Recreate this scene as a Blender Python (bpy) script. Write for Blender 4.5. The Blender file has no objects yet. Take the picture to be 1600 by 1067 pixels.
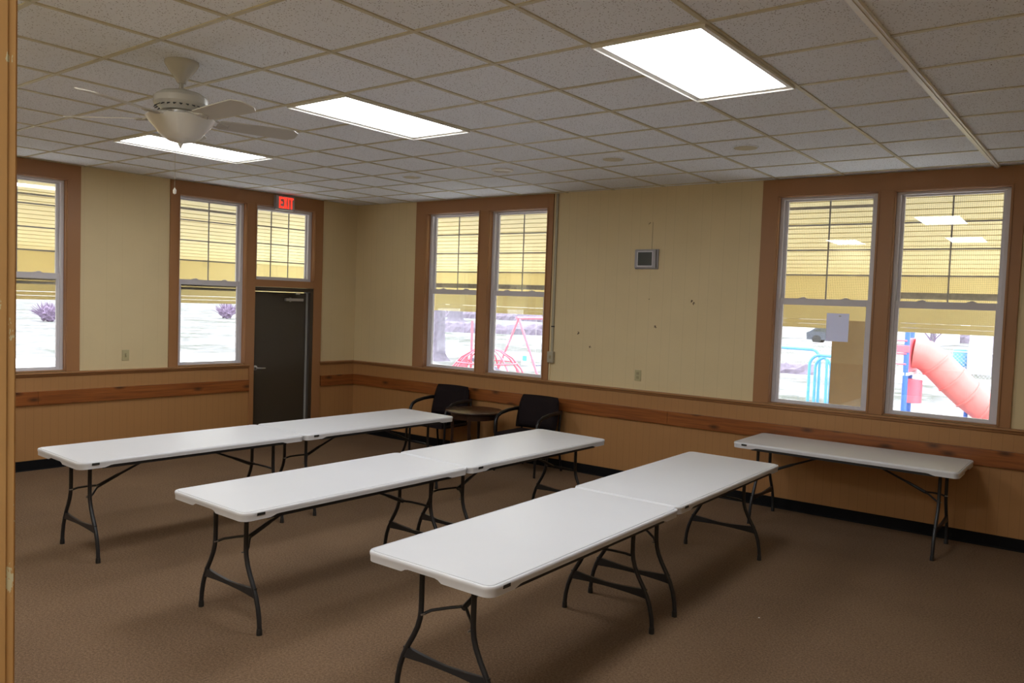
import bpy, bmesh, math, random
from math import sin, cos, pi, radians, sqrt
from mathutils import Vector, Matrix
random.seed(7)
scene = bpy.context.scene
COL = scene.collection

# ------------------------------------------------------------------ camera
RES_X = 1600
FPX = 1251.04
yaw, pitch, roll = radians(37.7723), radians(-2.8435), radians(2.0377)
fwd = Vector((-sin(yaw)*cos(pitch), cos(yaw)*cos(pitch), sin(pitch)))
rgt = Vector((cos(yaw), sin(yaw), 0)); up0 = rgt.cross(fwd)
R2 = cos(roll)*rgt + sin(roll)*up0; U2 = -sin(roll)*rgt + cos(roll)*up0
cd = bpy.data.cameras.new('camera'); cam = bpy.data.objects.new('camera', cd); COL.objects.link(cam)
M = Matrix((R2, U2, -fwd)).transposed().to_4x4(); M.translation = (0.97963, -3.38178, 1.93185)
cam.matrix_world = M
cd.sensor_width = 36; cd.lens = 36*FPX/RES_X; cd.clip_start = 0.02; cd.clip_end = 600
scene.camera = cam

# ------------------------------------------------------------------ world, exposure
vs = scene.view_settings
vs.view_transform = 'Standard'; vs.look = 'None'; vs.gamma = 1; vs.exposure = 0.40; vs.use_curve_mapping = False
SKY = 7.0
PANEL = 12.6
w = bpy.data.worlds.new('overcast_sky'); scene.world = w; w.use_nodes = True
bg = w.node_tree.nodes['Background']; bg.inputs[0].default_value = (0.90, 0.94, 1.0, 1); bg.inputs[1].default_value = SKY

# ------------------------------------------------------------------ helpers
def link(o, parent=None):
    COL.objects.link(o)
    if parent is not None: o.parent = parent
    return o
def tag(o, label=None, cat=None, group=None, kind=None):
    if label: o['label'] = label
    if cat: o['category'] = cat
    if group: o['group'] = group
    if kind: o['kind'] = kind
    return o
def empty(name, loc=(0, 0, 0), rz=0.0, parent=None):
    o = bpy.data.objects.new(name, None); o.location = loc; o.rotation_euler = (0, 0, rz); o.empty_display_size = .1
    return link(o, parent)
def thing(name, label, cat, loc=(0, 0, 0), rz=0.0, group=None):
    return tag(empty(name, loc, rz), label, cat, group)
class MB:
    def __init__(s): s.bm = bmesh.new(); s.mi = 0
    def face(s, vs_):
        try:
            f = s.bm.faces.new(vs_); f.material_index = s.mi; return f
        except ValueError: return None
    def box(s, x0, x1, y0, y1, z0, z1, bev=0.0):
        if bev > 0:
            b2 = bmesh.new(); bmesh.ops.create_cube(b2, size=1)
            for v in b2.verts: v.co = Vector((x0+(v.co.x+.5)*(x1-x0), y0+(v.co.y+.5)*(y1-y0), z0+(v.co.z+.5)*(z1-z0)))
            bmesh.ops.bevel(b2, geom=list(b2.edges), offset=bev, segments=2, affect='EDGES', profile=.7)
            s.merge(b2); return
        c = [s.bm.verts.new((x, y, z)) for z in (z0, z1) for y in (y0, y1) for x in (x0, x1)]
        for q in ((0,2,3,1),(4,5,7,6),(0,1,5,4),(2,6,7,3),(0,4,6,2),(1,3,7,5)): s.face([c[i] for i in q])
    def merge(s, b2, mat=None):
        mp = {}
        for v in b2.verts: mp[v] = s.bm.verts.new(mat @ v.co if mat else v.co)
        for f in b2.faces: s.face([mp[v] for v in f.verts])
        b2.free()
    def obox(s, mat, sx, sy, sz, bev=0.0):
        t = MB(); t.box(-sx/2, sx/2, -sy/2, sy/2, -sz/2, sz/2, bev); s.merge(t.bm, mat)
    def prism(s, poly, axis, a, b):
        # poly: list of 2D; axis: 'x' -> poly in (y,z); 'y' -> (x,z); 'z' -> (x,y)
        def P(p, t): return {'x': (t, p[0], p[1]), 'y': (p[0], t, p[1]), 'z': (p[0], p[1], t)}[axis]
        A = [s.bm.verts.new(P(p, a)) for p in poly]; B = [s.bm.verts.new(P(p, b)) for p in poly]
        n = len(poly)
        for i in range(n): s.face([A[i], A[(i+1) % n], B[(i+1) % n], B[i]])
        s.face(A[::-1]); s.face(B)
    def tube(s, pts, r, seg=10, closed=False, flat=1.0):
        pts = [Vector(p) for p in pts]; n = len(pts); rings = []
        rr = r if isinstance(r, (list, tuple)) else [r]*n
        up = Vector((0, 0, 1)); prev = None
        for i, p in enumerate(pts):
            if closed: t = pts[(i+1) % n]-pts[i-1]
            else: t = pts[min(i+1, n-1)]-pts[max(i-1, 0)]
            t.normalize()
            if prev is None:
                a = t.cross(Vector((0, 0, 1)))
                if a.length < .05: a = t.cross(Vector((1, 0, 0)))
            else: a = prev - t*prev.dot(t)
            a.normalize(); prev = a; b = t.cross(a)
            rings.append([s.bm.verts.new(p+(a*cos(2*pi*k/seg)+b*sin(2*pi*k/seg)*flat)*rr[i]) for k in range(seg)])
        m = n if closed else n-1
        for i in range(m):
            A, B = rings[i], rings[(i+1) % n]
            for k in range(seg): s.face([A[k], A[(k+1) % seg], B[(k+1) % seg], B[k]])
        if not closed:
            s.face(rings[0][::-1]); s.face(rings[-1])
    def lathe(s, prof, seg=32, c=(0, 0, 0), caps=True):
        rings = [[s.bm.verts.new((c[0]+r*cos(2*pi*k/seg), c[1]+r*sin(2*pi*k/seg), c[2]+z)) for k in range(seg)] for r, z in prof]
        for A, B in zip(rings, rings[1:]):
            for k in range(seg): s.face([A[k], A[(k+1) % seg], B[(k+1) % seg], B[k]])
        if caps: s.face(rings[0][::-1]); s.face(rings[-1])
    def blob(s, c, r, sq=(1, 1, 1), sub=2, noise=.0):
        b2 = bmesh.new(); bmesh.ops.create_icosphere(b2, subdivisions=sub, radius=1)
        for v in b2.verts:
            k = r*(1+noise*(random.random()-.5)*2); v.co = Vector((v.co.x*sq[0], v.co.y*sq[1], v.co.z*sq[2]))*k+Vector(c)
        s.merge(b2)
    def build(s, name, mats, parent=None, smooth=False, ang=35, loc=None, rz=0.0):
        bmesh.ops.recalc_face_normals(s.bm, faces=s.bm.faces)
        me = bpy.data.meshes.new(name); s.bm.to_mesh(me); s.bm.free()
        if not isinstance(mats, (list, tuple)): mats = [mats]
        for m in mats: me.materials.append(m)
        o = bpy.data.objects.new(name, me); link(o, parent)
        if loc is not None: o.location = loc
        o.rotation_euler = (0, 0, rz)
        if smooth:
            for p in me.polygons: p.use_smooth = True
            try: me.set_sharp_from_angle(angle=radians(ang))
            except Exception: pass
        return o
def copy_tree(o, parent=None):
    c = o.copy(); COL.objects.link(c)
    if parent is not None: c.parent = parent
    for ch in list(o.children): copy_tree(ch, c)
    return c

# ------------------------------------------------------------------ materials
def lin(c):
    return tuple((v/255/12.92 if v/255 <= .04045 else ((v/255+.055)/1.055)**2.4) for v in c)
def newmat(name):
    m = bpy.data.materials.new(name); m.use_nodes = True
    nt = m.node_tree; return m, nt, nt.nodes['Principled BSDF']
def N(nt, t, **kw):
    n = nt.nodes.new(t)
    for k, v in kw.items(): setattr(n, k, v)
    return n
def mathn(nt, op, a, b=None, c=None):
    n = N(nt, 'ShaderNodeMath', operation=op)
    for i, v in enumerate((a, b, c)):
        if v is None: continue
        if isinstance(v, (int, float)): n.inputs[i].default_value = v
        else: nt.links.new(v, n.inputs[i])
    return n.outputs[0]
def mixc(nt, fac, a, b, mode='MIX'):
    n = N(nt, 'ShaderNodeMix', data_type='RGBA', blend_type=mode)
    for i, v in ((0, fac), (6, a), (7, b)):
        if isinstance(v, (int, float)): n.inputs[i].default_value = v
        elif isinstance(v, tuple): n.inputs[i].default_value = (*v[:3], 1)
        else: nt.links.new(v, n.inputs[i])
    return n.outputs[2]
def noise(nt, scale, detail=3, vec=None, rough=.5):
    n = N(nt, 'ShaderNodeTexNoise'); n.inputs['Scale'].default_value = scale; n.inputs['Detail'].default_value = detail
    n.inputs['Roughness'].default_value = rough
    if vec is not None: nt.links.new(vec, n.inputs['Vector'])
    return n.outputs['Fac']
def ramp(nt, fac, stops):
    n = N(nt, 'ShaderNodeValToRGB'); nt.links.new(fac, n.inputs[0]); e = n.color_ramp.elements
    while len(e) < len(stops): e.new(.5)
    for k, (p, c) in enumerate(stops): e[k].position = p; e[k].color = (*(c if isinstance(c, tuple) else (c, c, c)), 1)
    return n.outputs[0]
def objco(nt): return N(nt, 'ShaderNodeTexCoord').outputs['Object']
def sep(nt, v):
    n = N(nt, 'ShaderNodeSeparateXYZ'); nt.links.new(v, n.inputs[0]); return n.outputs
def bump(nt, bs, h, strength=.3, dist=.01):
    n = N(nt, 'ShaderNodeBump'); n.inputs['Strength'].default_value = strength; n.inputs['Distance'].default_value = dist
    nt.links.new(h, n.inputs['Height']); nt.links.new(n.outputs[0], bs.inputs['Normal'])
def basic(name, col, rough=.5, metal=0.0, var=.08, vscale=8, bmp=0.0, bscale=200, spec=None):
    m, nt, bs = newmat(name); co = objco(nt)
    f = noise(nt, vscale, 3, co)
    c = mixc(nt, f, tuple(v*(1-var) for v in col), tuple(min(1, v*(1+var)) for v in col))
    nt.links.new(c, bs.inputs['Base Color']); bs.inputs['Roughness'].default_value = rough; bs.inputs['Metallic'].default_value = metal
    if spec is not None: bs.inputs['Specular IOR Level'].default_value = spec
    if bmp: bump(nt, bs, noise(nt, bscale, 2, co), bmp, .002)
    return m
def emit(name, col, s):
    m = bpy.data.materials.new(name); m.use_nodes = True; nt = m.node_tree
    for n in list(nt.nodes): nt.nodes.remove(n)
    e = N(nt, 'ShaderNodeEmission'); e.inputs[0].default_value = (*col, 1); e.inputs[1].default_value = s
    o = N(nt, 'ShaderNodeOutputMaterial'); nt.links.new(e.outputs[0], o.inputs[0]); return m
def stripes(nt, coord, period, width):
    # 1 inside a groove of given width, every period
    fr = mathn(nt, 'FRACT', mathn(nt, 'DIVIDE', coord, period))
    return mathn(nt, 'LESS_THAN', fr, width/period)

MT = {}
def wall_mat(name, col, per, gw, dark, chips=False):
    m, nt, bs = newmat(name); co = objco(nt); X = sep(nt, co)
    if isinstance(per, tuple):
        g = stripes(nt, X[0], per[0], gw)
        for k, off in enumerate(per[1:]): g = mathn(nt, 'MAXIMUM', g, stripes(nt, mathn(nt, 'ADD', X[0], off), per[0], gw))
    else: g = stripes(nt, X[0], per, gw)
    f = noise(nt, 2.5, 4, co)
    base = mixc(nt, f, tuple(v*.93 for v in col), tuple(v*1.06 for v in col))
    f2 = noise(nt, 90, 2, co); base = mixc(nt, mathn(nt, 'MULTIPLY', f2, .25), base, tuple(v*.8 for v in col))
    c = mixc(nt, mathn(nt, 'MULTIPLY', g, dark), base, tuple(v*.35 for v in col))
    if chips:
        tot = None
        for cx, cz, r in ((3.74, 1.60, .022), (4.70, 1.72, .018), (5.10, 2.0, .02), (4.62, 2.02, .01), (5.13, 1.98, .012), (3.90, 1.45, .012), (4.58, 2.83, .012)):
            d = mathn(nt, 'SQRT', mathn(nt, 'ADD', mathn(nt, 'POWER', mathn(nt, 'ABSOLUTE', mathn(nt, 'SUBTRACT', X[0], cx)), 2), mathn(nt, 'POWER', mathn(nt, 'ABSOLUTE', mathn(nt, 'SUBTRACT', X[2], cz)), 2)))
            k = mathn(nt, 'LESS_THAN', mathn(nt, 'ADD', d, mathn(nt, 'MULTIPLY', mathn(nt, 'SUBTRACT', noise(nt, 60, 2, co), .5), .09)), r*.6)
            tot = k if tot is None else mathn(nt, 'MAXIMUM', tot, k)
        ln = mathn(nt, 'MULTIPLY', mathn(nt, 'LESS_THAN', mathn(nt, 'ABSOLUTE', mathn(nt, 'SUBTRACT', X[0], 4.622)), .003), mathn(nt, 'MULTIPLY', mathn(nt, 'GREATER_THAN', X[2], 2.5), mathn(nt, 'LESS_THAN', X[2], 2.84)))
        c = mixc(nt, mathn(nt, 'MULTIPLY', ln, .7), c, (.16, .10, .05))
        c = mixc(nt, tot, c, (.11, .065, .035))
    nt.links.new(c, bs.inputs['Base Color']); bs.inputs['Roughness'].default_value = .55
    h = mathn(nt, 'SUBTRACT', mathn(nt, 'MULTIPLY', noise(nt, 160, 2, co), .35), g)
    bump(nt, bs, h, .25, .004)
    return m
CREAM = (.71, .575, .335); TAN = (.42, .21, .075); BROWN = (.35, .165, .065)
MT['cream'] = wall_mat('cream_panelling', CREAM, (.406, .10, .26), .004, .17, True)
MT['creaml'] = wall_mat('cream_panelling_plain', CREAM, (.406, .17), .004, .10)
MT['tan'] = wall_mat('tan_beadboard', TAN, .0795, .0045, .24)
MT['brown'] = basic('brown_trim_paint', BROWN, .42, var=.06, vscale=3, bmp=.12, bscale=120)
MT['railp'] = basic('brown_rail_paint', (.36, .18, .075), .4, var=.08, vscale=5, bmp=.1, bscale=90)
def pine():
    m, nt, bs = newmat('stained_pine'); co = objco(nt)
    mp = N(nt, 'ShaderNodeMapping'); mp.inputs['Scale'].default_value = (1.2, 20, 26); nt.links.new(co, mp.inputs[0])
    f = noise(nt, 1.6, 5, mp.outputs[0], .6)
    c = ramp(nt, f, [(.3, (.17, .05, .012)), (.55, (.29, .09, .02)), (.75, (.37, .135, .034))])
    # knots
    X_ = sep(nt, co); mk = N(nt, 'ShaderNodeCombineXYZ'); nt.links.new(mathn(nt, 'MULTIPLY', X_[0], 2.0), mk.inputs[0]); nt.links.new(mathn(nt, 'MULTIPLY', mathn(nt, 'ADD', X_[2], .2), 5.0), mk.inputs[1])
    v = N(nt, 'ShaderNodeTexVoronoi'); v.voronoi_dimensions = '2D'; v.inputs['Scale'].default_value = 1.0; nt.links.new(mk.outputs[0], v.inputs['Vector'])
    k = ramp(nt, v.outputs['Distance'], [(.03, 1.0), (.07, .7), (.16, 0.0)])
    c = mixc(nt, mathn(nt, 'MULTIPLY', k, .85), c, (.045, .014, .006))
    nt.links.new(c, bs.inputs['Base Color']); bs.inputs['Roughness'].default_value = .35
    bump(nt, bs, f, .1, .003); return m
MT['pine'] = pine()
def carpet():
    m, nt, bs = newmat('brown_loop_carpet'); co = objco(nt)
    big = noise(nt, .9, 4, co); mid = noise(nt, 5, 3, co); fine = noise(nt, 330, 2, co); fine2 = noise(nt, 75, 4, co, .8)
    c = ramp(nt, big, [(.35, (.122, .067, .035)), (.65, (.192, .112, .061))])
    c = mixc(nt, mathn(nt, 'MULTIPLY', ramp(nt, mid, [(.5, 0.0), (.75, 1.0)]), .25), c, (.15, .085, .052))
    c = mixc(nt, ramp(nt, fine, [(.35, 0.0), (.65, 1.0)]), mixc(nt, .55, c, (.05, .03, .018)), mixc(nt, .2, c, (.5, .36, .25)))
    c = mixc(nt, ramp(nt, fine2, [(.38, 0.0), (.62, 1.0)]), mixc(nt, .30, c, (.05, .03, .016)), mixc(nt, .22, c, (.42, .29, .18)))
    nt.links.new(c, bs.inputs['Base Color']); bs.inputs['Roughness'].default_value = .95; bs.inputs['Specular IOR Level'].default_value = .1
    bump(nt, bs, fine, .5, .004); return m
MT['carpet'] = carpet()
def tile():
    m, nt, bs = newmat('fissured_ceiling_tile'); co = objco(nt)
    base = mixc(nt, noise(nt, 1.3, 4, co), (.82, .85, .91), (.88, .915, .97))
    v = N(nt, 'ShaderNodeTexVoronoi'); v.inputs['Scale'].default_value = 78; nt.links.new(co, v.inputs['Vector'])
    dots = ramp(nt, v.outputs['Distance'], [(.17, 1.0), (.30, 0.0)])
    gate = ramp(nt, noise(nt, 48, 2, co), [(.42, 0.0), (.50, 1.0)])
    c = mixc(nt, mathn(nt, 'MULTIPLY', mathn(nt, 'MULTIPLY', dots, gate), .85), base, (.12, .10, .085))
    c = mixc(nt, mathn(nt, 'MULTIPLY', noise(nt, 260, 2, co), .16), c, (.4, .38, .36))
    nt.links.new(c, bs.inputs['Base Color']); bs.inputs['Roughness'].default_value = .9; bs.inputs['Specular IOR Level'].default_value = .15
    return m
MT['tile'] = tile()
MT['grid'] = basic('aged_grid_metal', (.56, .51, .36), .45, var=.22, vscale=14)
MT['gridw'] = basic('white_grid_metal', (.80, .78, .73), .3, var=.08, vscale=9)
MT['vinyl'] = basic('white_vinyl', (.66, .64, .68), .4, var=.04)
MT['muntin'] = basic('grey_grille_bar', (.42, .40, .40), .5, var=.05)
MT['screenbar'] = basic('dusty_screen_frame', (.55, .51, .43), .6, var=.35, vscale=30)
MT['black'] = basic('black_vinyl_base', (.005, .005, .006), .7, var=.2, spec=.15)
MT['blackp'] = basic('black_plastic', (.02, .02, .02), .4, var=.1)
MT['steel'] = basic('charcoal_hammered_steel', (.030, .031, .034), .38, metal=.3, var=.15, vscale=60, bmp=.2, bscale=250)
MT['plastic'] = basic('white_moulded_plastic', (.67, .675, .705), .38, var=.02, vscale=3, bmp=.10, bscale=300)
MT['door'] = basic('dark_bronze_door_paint', (.052, .040, .026), .42, var=.06, vscale=3, bmp=.1, bscale=140)
MT['doorf'] = basic('dark_bronze_frame_paint', (.050, .035, .022), .4, var=.06)
MT['chrome'] = basic('brushed_chrome', (.55, .55, .56), .28, metal=.9, var=.05)
MT['alu'] = basic('satin_aluminium', (.36, .34, .31), .4, metal=.4, var=.05)
MT['strip'] = basic('pale_weather_strip', (.34, .33, .31), .6)
MT['fan'] = basic('white_fan_enamel', (.50, .48, .43), .25, var=.03)
MT['fanblade'] = basic('white_fan_blade', (.50, .48, .43), .42, var=.03)
MT['bowl'] = basic('frosted_glass_bowl', (.66, .65, .61), .25, var=.03)
MT['almond'] = basic('almond_plastic', (.46, .40, .22), .35, var=.03)
MT['almondd'] = basic('almond_plastic_insert', (.33, .28, .15), .35, var=.03)
MT['grey'] = basic('grey_plastic', (.34, .33, .35), .35, var=.03)
MT['lcd'] = basic('dark_lcd', (.04, .045, .04), .2, var=.1)
MT['conduit'] = basic('ivory_raceway', (.42, .38, .28), .4, var=.05)
MT['fabric'] = basic('dark_plum_upholstery', (.013, .008, .009), .9, var=.25, vscale=90, bmp=.3, bscale=400, spec=.2)
MT['frameb'] = basic('black_chair_frame', (.010, .009, .010), .3, metal=.2, var=.1)
def wood():
    m, nt, bs = newmat('dark_walnut'); co = objco(nt)
    mp = N(nt, 'ShaderNodeMapping'); mp.inputs['Scale'].default_value = (3, 26, 8); nt.links.new(co, mp.inputs[0])
    f = noise(nt, 2, 5, mp.outputs[0], .6)
    nt.links.new(ramp(nt, f, [(.3, (.018, .007, .004)), (.7, (.045, .017, .009))]), bs.inputs['Base Color']); bs.inputs['Roughness'].default_value = .28
    return m
MT['walnut'] = wood()
def glass(name):
    m = bpy.data.materials.new(name); m.use_nodes = True; nt = m.node_tree
    for n in list(nt.nodes): nt.nodes.remove(n)
    lw = N(nt, 'ShaderNodeLayerWeight'); lw.inputs['Blend'].default_value = .5
    fac = mathn(nt, 'ADD', mathn(nt, 'MULTIPLY', mathn(nt, 'POWER', lw.outputs['Facing'], 5.0), .94), .055)
    tr = N(nt, 'ShaderNodeBsdfTransparent'); tr.inputs[0].default_value = (.965, .97, .965, 1)
    gl = N(nt, 'ShaderNodeBsdfGlossy'); gl.inputs['Roughness'].default_value = .0
    mx = N(nt, 'ShaderNodeMixShader'); nt.links.new(fac, mx.inputs[0]); nt.links.new(tr.outputs[0], mx.inputs[1]); nt.links.new(gl.outputs[0], mx.inputs[2])
    o = N(nt, 'ShaderNodeOutputMaterial'); nt.links.new(mx.outputs[0], o.inputs[0]); return m
MT['glass'] = glass('window_glass')
def mesh_screen(name, mesh_dens, gw_):
    m = bpy.data.materials.new(name); m.use_nodes = True; nt = m.node_tree; bs = nt.nodes['Principled BSDF']
    co = objco(nt); X = sep(nt, co)
    g = mathn(nt, 'MAXIMUM', stripes(nt, X[0], .016, .0026), stripes(nt, X[2], .016, .0026))
    bs.inputs['Base Color'].default_value = (.12, .11, .09, 1); bs.inputs['Roughness'].default_value = .7
    tr = N(nt, 'ShaderNodeBsdfTransparent'); mx = N(nt, 'ShaderNodeMixShader')
    nt.links.new(mathn(nt, 'ADD', mathn(nt, 'MULTIPLY', g, gw_), mesh_dens), mx.inputs[0]); nt.links.new(tr.outputs[0], mx.inputs[1]); nt.links.new(bs.outputs[0], mx.inputs[2])
    nt.links.new(mx.outputs[0], nt.nodes['Material Output'].inputs[0]); return m
MT['mesh'] = mesh_screen('insect_mesh', 0.0, .20); MT['meshf'] = mesh_screen('fine_insect_mesh', .20, .05)
def jambmat():
    m, nt, bs = newmat('chipped_brown_jamb'); co = objco(nt); X = sep(nt, co)
    base = mixc(nt, noise(nt, 6, 3, co), (.52, .28, .10), (.60, .34, .13))
    mp = N(nt, 'ShaderNodeMapping'); mp.inputs['Scale'].default_value = (1, 3, 1); nt.links.new(co, mp.inputs[0])
    ch = ramp(nt, noise(nt, 22, 4, mp.outputs[0], .7), [(.645, 0.0), (.655, 1.0)])
    c = mixc(nt, ch, base, (.66, .60, .38))
    nt.links.new(c, bs.inputs['Base Color']); bs.inputs['Roughness'].default_value = .35
    bump(nt, bs, ch, -.4, .002); return m
MT['jamb'] = jambmat()
MT['light'] = emit('light_diffuser', (.955, .98, 1.0), PANEL)
MT['led'] = emit('exit_letters_glow', (1.0, .045, .025), 1.1)
MT['porch'] = basic('yellow_vinyl_soffit', (.84, .76, .44), .55, var=.03, vscale=4)
MT['beam'] = basic('yellow_beam_paint', (.86, .77, .41), .6, var=.05, vscale=2)
MT['stucco'] = basic('tan_stucco', (.34, .25, .145), .9, var=.15, vscale=12, bmp=.4, bscale=60)
MT['concrete'] = basic('porch_concrete', (.68, .67, .64), .8, var=.08, vscale=2, bmp=.2, bscale=60)
def grass():
    m, nt, bs = newmat('pale_winter_grass'); co = objco(nt)
    c = mixc(nt, ramp(nt, noise(nt, .35, 5, co), [(.4, 0.0), (.62, 1.0)]), (.28, .275, .29), (.13, .14, .12))
    c = mixc(nt, ramp(nt, noise(nt, 3.0, 4, co), [(.45, 0.0), (.7, .6)]), c, (.38, .37, .38))
    nt.links.new(c, bs.inputs['Base Color']); bs.inputs['Roughness'].default_value = 1.0; bs.inputs['Specular IOR Level'].default_value = 0
    return m
MT['grass'] = grass()
MT['path'] = basic('pale_pavement', (.62, .62, .64), .9, var=.05, vscale=.5)
MT['bark'] = basic('grey_bark', (.17, .15, .19), .95, var=.6, vscale=9, bmp=.5, bscale=30)
MT['twig'] = basic('purple_grey_twigs', (.22, .16, .25), .95, var=.3)
MT['redtube'] = basic('red_moulded_slide', (.80, .22, .20), .4, var=.04)
MT['redpaint'] = basic('red_playground_paint', (.80, .16, .22), .4, var=.05)
MT['bluep'] = basic('blue_playground_paint', (.05, .16, .55), .4, var=.05)
MT['cyan'] = basic('light_blue_pipe_paint', (.10, .36, .62), .4, var=.05)
MT['whitep'] = basic('white_exterior_paint', (.75, .76, .8), .7, var=.03)
MT['greyroof'] = basic('grey_roofing', (.22, .22, .26), .8, var=.1)
MT['carp'] = basic('dark_car_paint', (.06, .07, .09), .3, var=.1)
MT['hedge'] = basic('bare_hedge', (.20, .17, .22), 1.0, var=.6, vscale=6)
MT['rubber'] = basic('grey_rubber_mat', (.16, .15, .2), .8, var=.2)
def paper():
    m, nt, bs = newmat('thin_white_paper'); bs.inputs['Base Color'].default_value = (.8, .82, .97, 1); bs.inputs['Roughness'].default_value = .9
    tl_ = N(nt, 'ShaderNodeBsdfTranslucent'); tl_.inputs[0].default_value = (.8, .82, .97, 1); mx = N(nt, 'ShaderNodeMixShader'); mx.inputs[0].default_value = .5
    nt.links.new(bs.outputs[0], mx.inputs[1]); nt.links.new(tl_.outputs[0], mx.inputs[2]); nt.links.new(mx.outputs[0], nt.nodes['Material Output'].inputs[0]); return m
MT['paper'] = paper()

# ------------------------------------------------------------------ frames of the two visible walls
O = Vector((-7.78539, 4.25375, 0)); CEIL = 3.207
RZR = math.atan2(.02475312, .99969359)
RZL = math.atan2(.99872258, .0505292)
# local axes: x along the wall (0 at the corner), y towards outdoors, z up. Left wall runs towards negative x.
RX1 = 9.95; LX0 = -7.65
OP_R = [(1.352, 2.235), (2.395, 3.262), (5.965, 6.872), (7.008, 7.905)]
OP_L = [(-4.70, -3.830), (-2.605, -1.735), (-1.60, -.718)]
Z0, Z1 = 1.03, 3.045

def wall(name, x0, x1, ops, rz, mats):
    """ops: (x0,x1,z0,z1)"""
    mb = MB(); xs = sorted({x0, x1, *[o[0] for o in ops], *[o[1] for o in ops]}); zs = sorted({0.0, 1.0, 3.35, *[o[2] for o in ops], *[o[3] for o in ops]})
    for a, b in zip(xs, xs[1:]):
        for c, d in zip(zs, zs[1:]):
            mx, mz = (a+b)/2, (c+d)/2
            if any(o[0] < mx < o[1] and o[2] < mz < o[3] for o in ops): continue
            mb.mi = 0 if mz > 1 else 1
            mb.box(a, b, 0, .16, c, d)
    o = mb.build(name, mats, loc=O, rz=rz); tag(o, kind='structure'); return o
wall('wall_right', -.16, RX1, [(a, b, Z0, Z1) for a, b in OP_R], RZR, [MT['cream'], MT['tan']])
wall('wall_left', LX0, .0, [(OP_L[0][0], OP_L[0][1], Z0, Z1), (OP_L[1][0], OP_L[1][1], Z0, Z1), (-1.60, -.718, 2.095, Z1), (-1.60, -.714, 0, 2.012)], RZL, [MT['creaml'], MT['tan']])

# other walls (outside the picture) and the doorway the camera stands in
def plain(name, boxes, mats, mis=None):
    mb = MB()
    for i, b in enumerate(boxes):
        mb.mi = mis[i] if mis else 0; mb.box(*b)
    return tag(mb.build(name, mats), kind='structure')
YF = -3.3; YJ = -3.0; XE = 2.12
plain('wall_front', [(-8.6, -.12, YF-.12, YF, 1.0, 3.35), (-8.6, -.12, YF-.12, YF, 0, 1.0), (-.12, 1.9, YF-.12, YF, 2.85, 3.35), (1.9, XE, YF-.12, YF, 0, 3.35)], [MT['creaml'], MT['tan']], [0, 1, 0, 0])
plain('wall_side', [(XE, XE+.15, -6.2, 4.6, 1.0, 3.35), (XE, XE+.15, -6.2, 4.6, 0, 1.0)], [MT['creaml'], MT['tan']], [0, 1])
plain('wall_back', [(-2.2, XE, -6.2, -6.05, 0, 3.35), (-2.2, -2.05, -6.05, YF-.12, 0, 3.35)], [MT['creaml']])
plain('floor', [(-8.9, XE+.1, -6.2, 4.75, -.12, 0)], [MT['carpet']])
tl = plain('ceiling', [(-8.7, XE+.1, YF-.1, 4.72, CEIL+.006, CEIL+.09)], [MT['tile']])
plain('ceiling_back', [(-2.1, XE, -6.1, YF-.12, 2.9, 2.98)], [MT['gridw']])
# T-bar grid: fitted lines at multiples of two feet from the thick white runner
T = .6096
mb = MB()
for j in range(-5, 8):
    y = j*T; mb.box(-8.45, XE, y-.012, y+.012, CEIL, CEIL+.012)
for i in range(-14, 4):
    if i == 0: continue
    x = i*T; mb.box(x-.012, x+.012, YF, 4.62, CEIL-.001, CEIL+.012)
tag(mb.build('trim_1', MT['grid']), kind='structure')
mb = MB(); mb.box(-.022, .022, YF, 4.47, CEIL-.012, CEIL+.01); mb.box(-.008, .008, YF, 4.47, CEIL-.018, CEIL-.01)
tag(mb.build('trim_2', MT['gridw']), kind='structure')

# door jamb at the left edge of the picture (this side of the room)
mb = MB()
mb.box(-.125, -.070, YF-.14, YJ-.0015, 0, 2.95)
mb.box(-.20, -.0735, YJ-.0012, YJ+.0085, 0, 2.95)
mb.box(-.20, -.079, YJ+.0085, YJ+.012, 0, 2.95)
tag(mb.build('trim_3', MT['jamb']), kind='structure')

# chair rails
def rail(name, spans, rz):
    mb = MB()
    for a, b in spans:
        mb.prism([(0, 1.022), (-.036, 1.022), (-.042, 1.016), (-.042, 1.006), (-.034, 1.000), (-.024, .996), (-.018, .982), (-.010, .975), (0, .972)], 'x', a, b)
    return tag(mb.build(name, MT['railp'], loc=O, rz=rz), kind='structure')
rail('trim_4', [(0, RX1)], RZR); rail('trim_5', [(LX0, -1.665), (-.60, 0)], RZL)
# stained pine rub boards
def board(name, spans, rz):
    mb = MB()
    for a, b in spans: mb.box(a, b, -.030, 0, .684, .826, .003)
    return tag(mb.build(name, MT['pine'], loc=O, rz=rz), kind='structure')
board('trim_6', [(0, 4.9), (4.902, RX1)], RZR); board('trim_7', [(LX0, -4.1), (-4.098, -1.668), (-.572, -.03)], RZL)
# black cove base
def base(name, spans, rz):
    mb = MB()
    for a, b in spans: mb.prism([(0, 0), (-.018, 0), (-.010, .012), (-.007, .10), (0, .105)], 'x', a, b)
    return tag(mb.build(name, MT['black'], loc=O, rz=rz), kind='structure')
base('baseboard_right', [(0, RX1)], RZR); base('baseboard_left', [(LX0, -1.665), (-.585, 0)], RZL)

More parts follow.
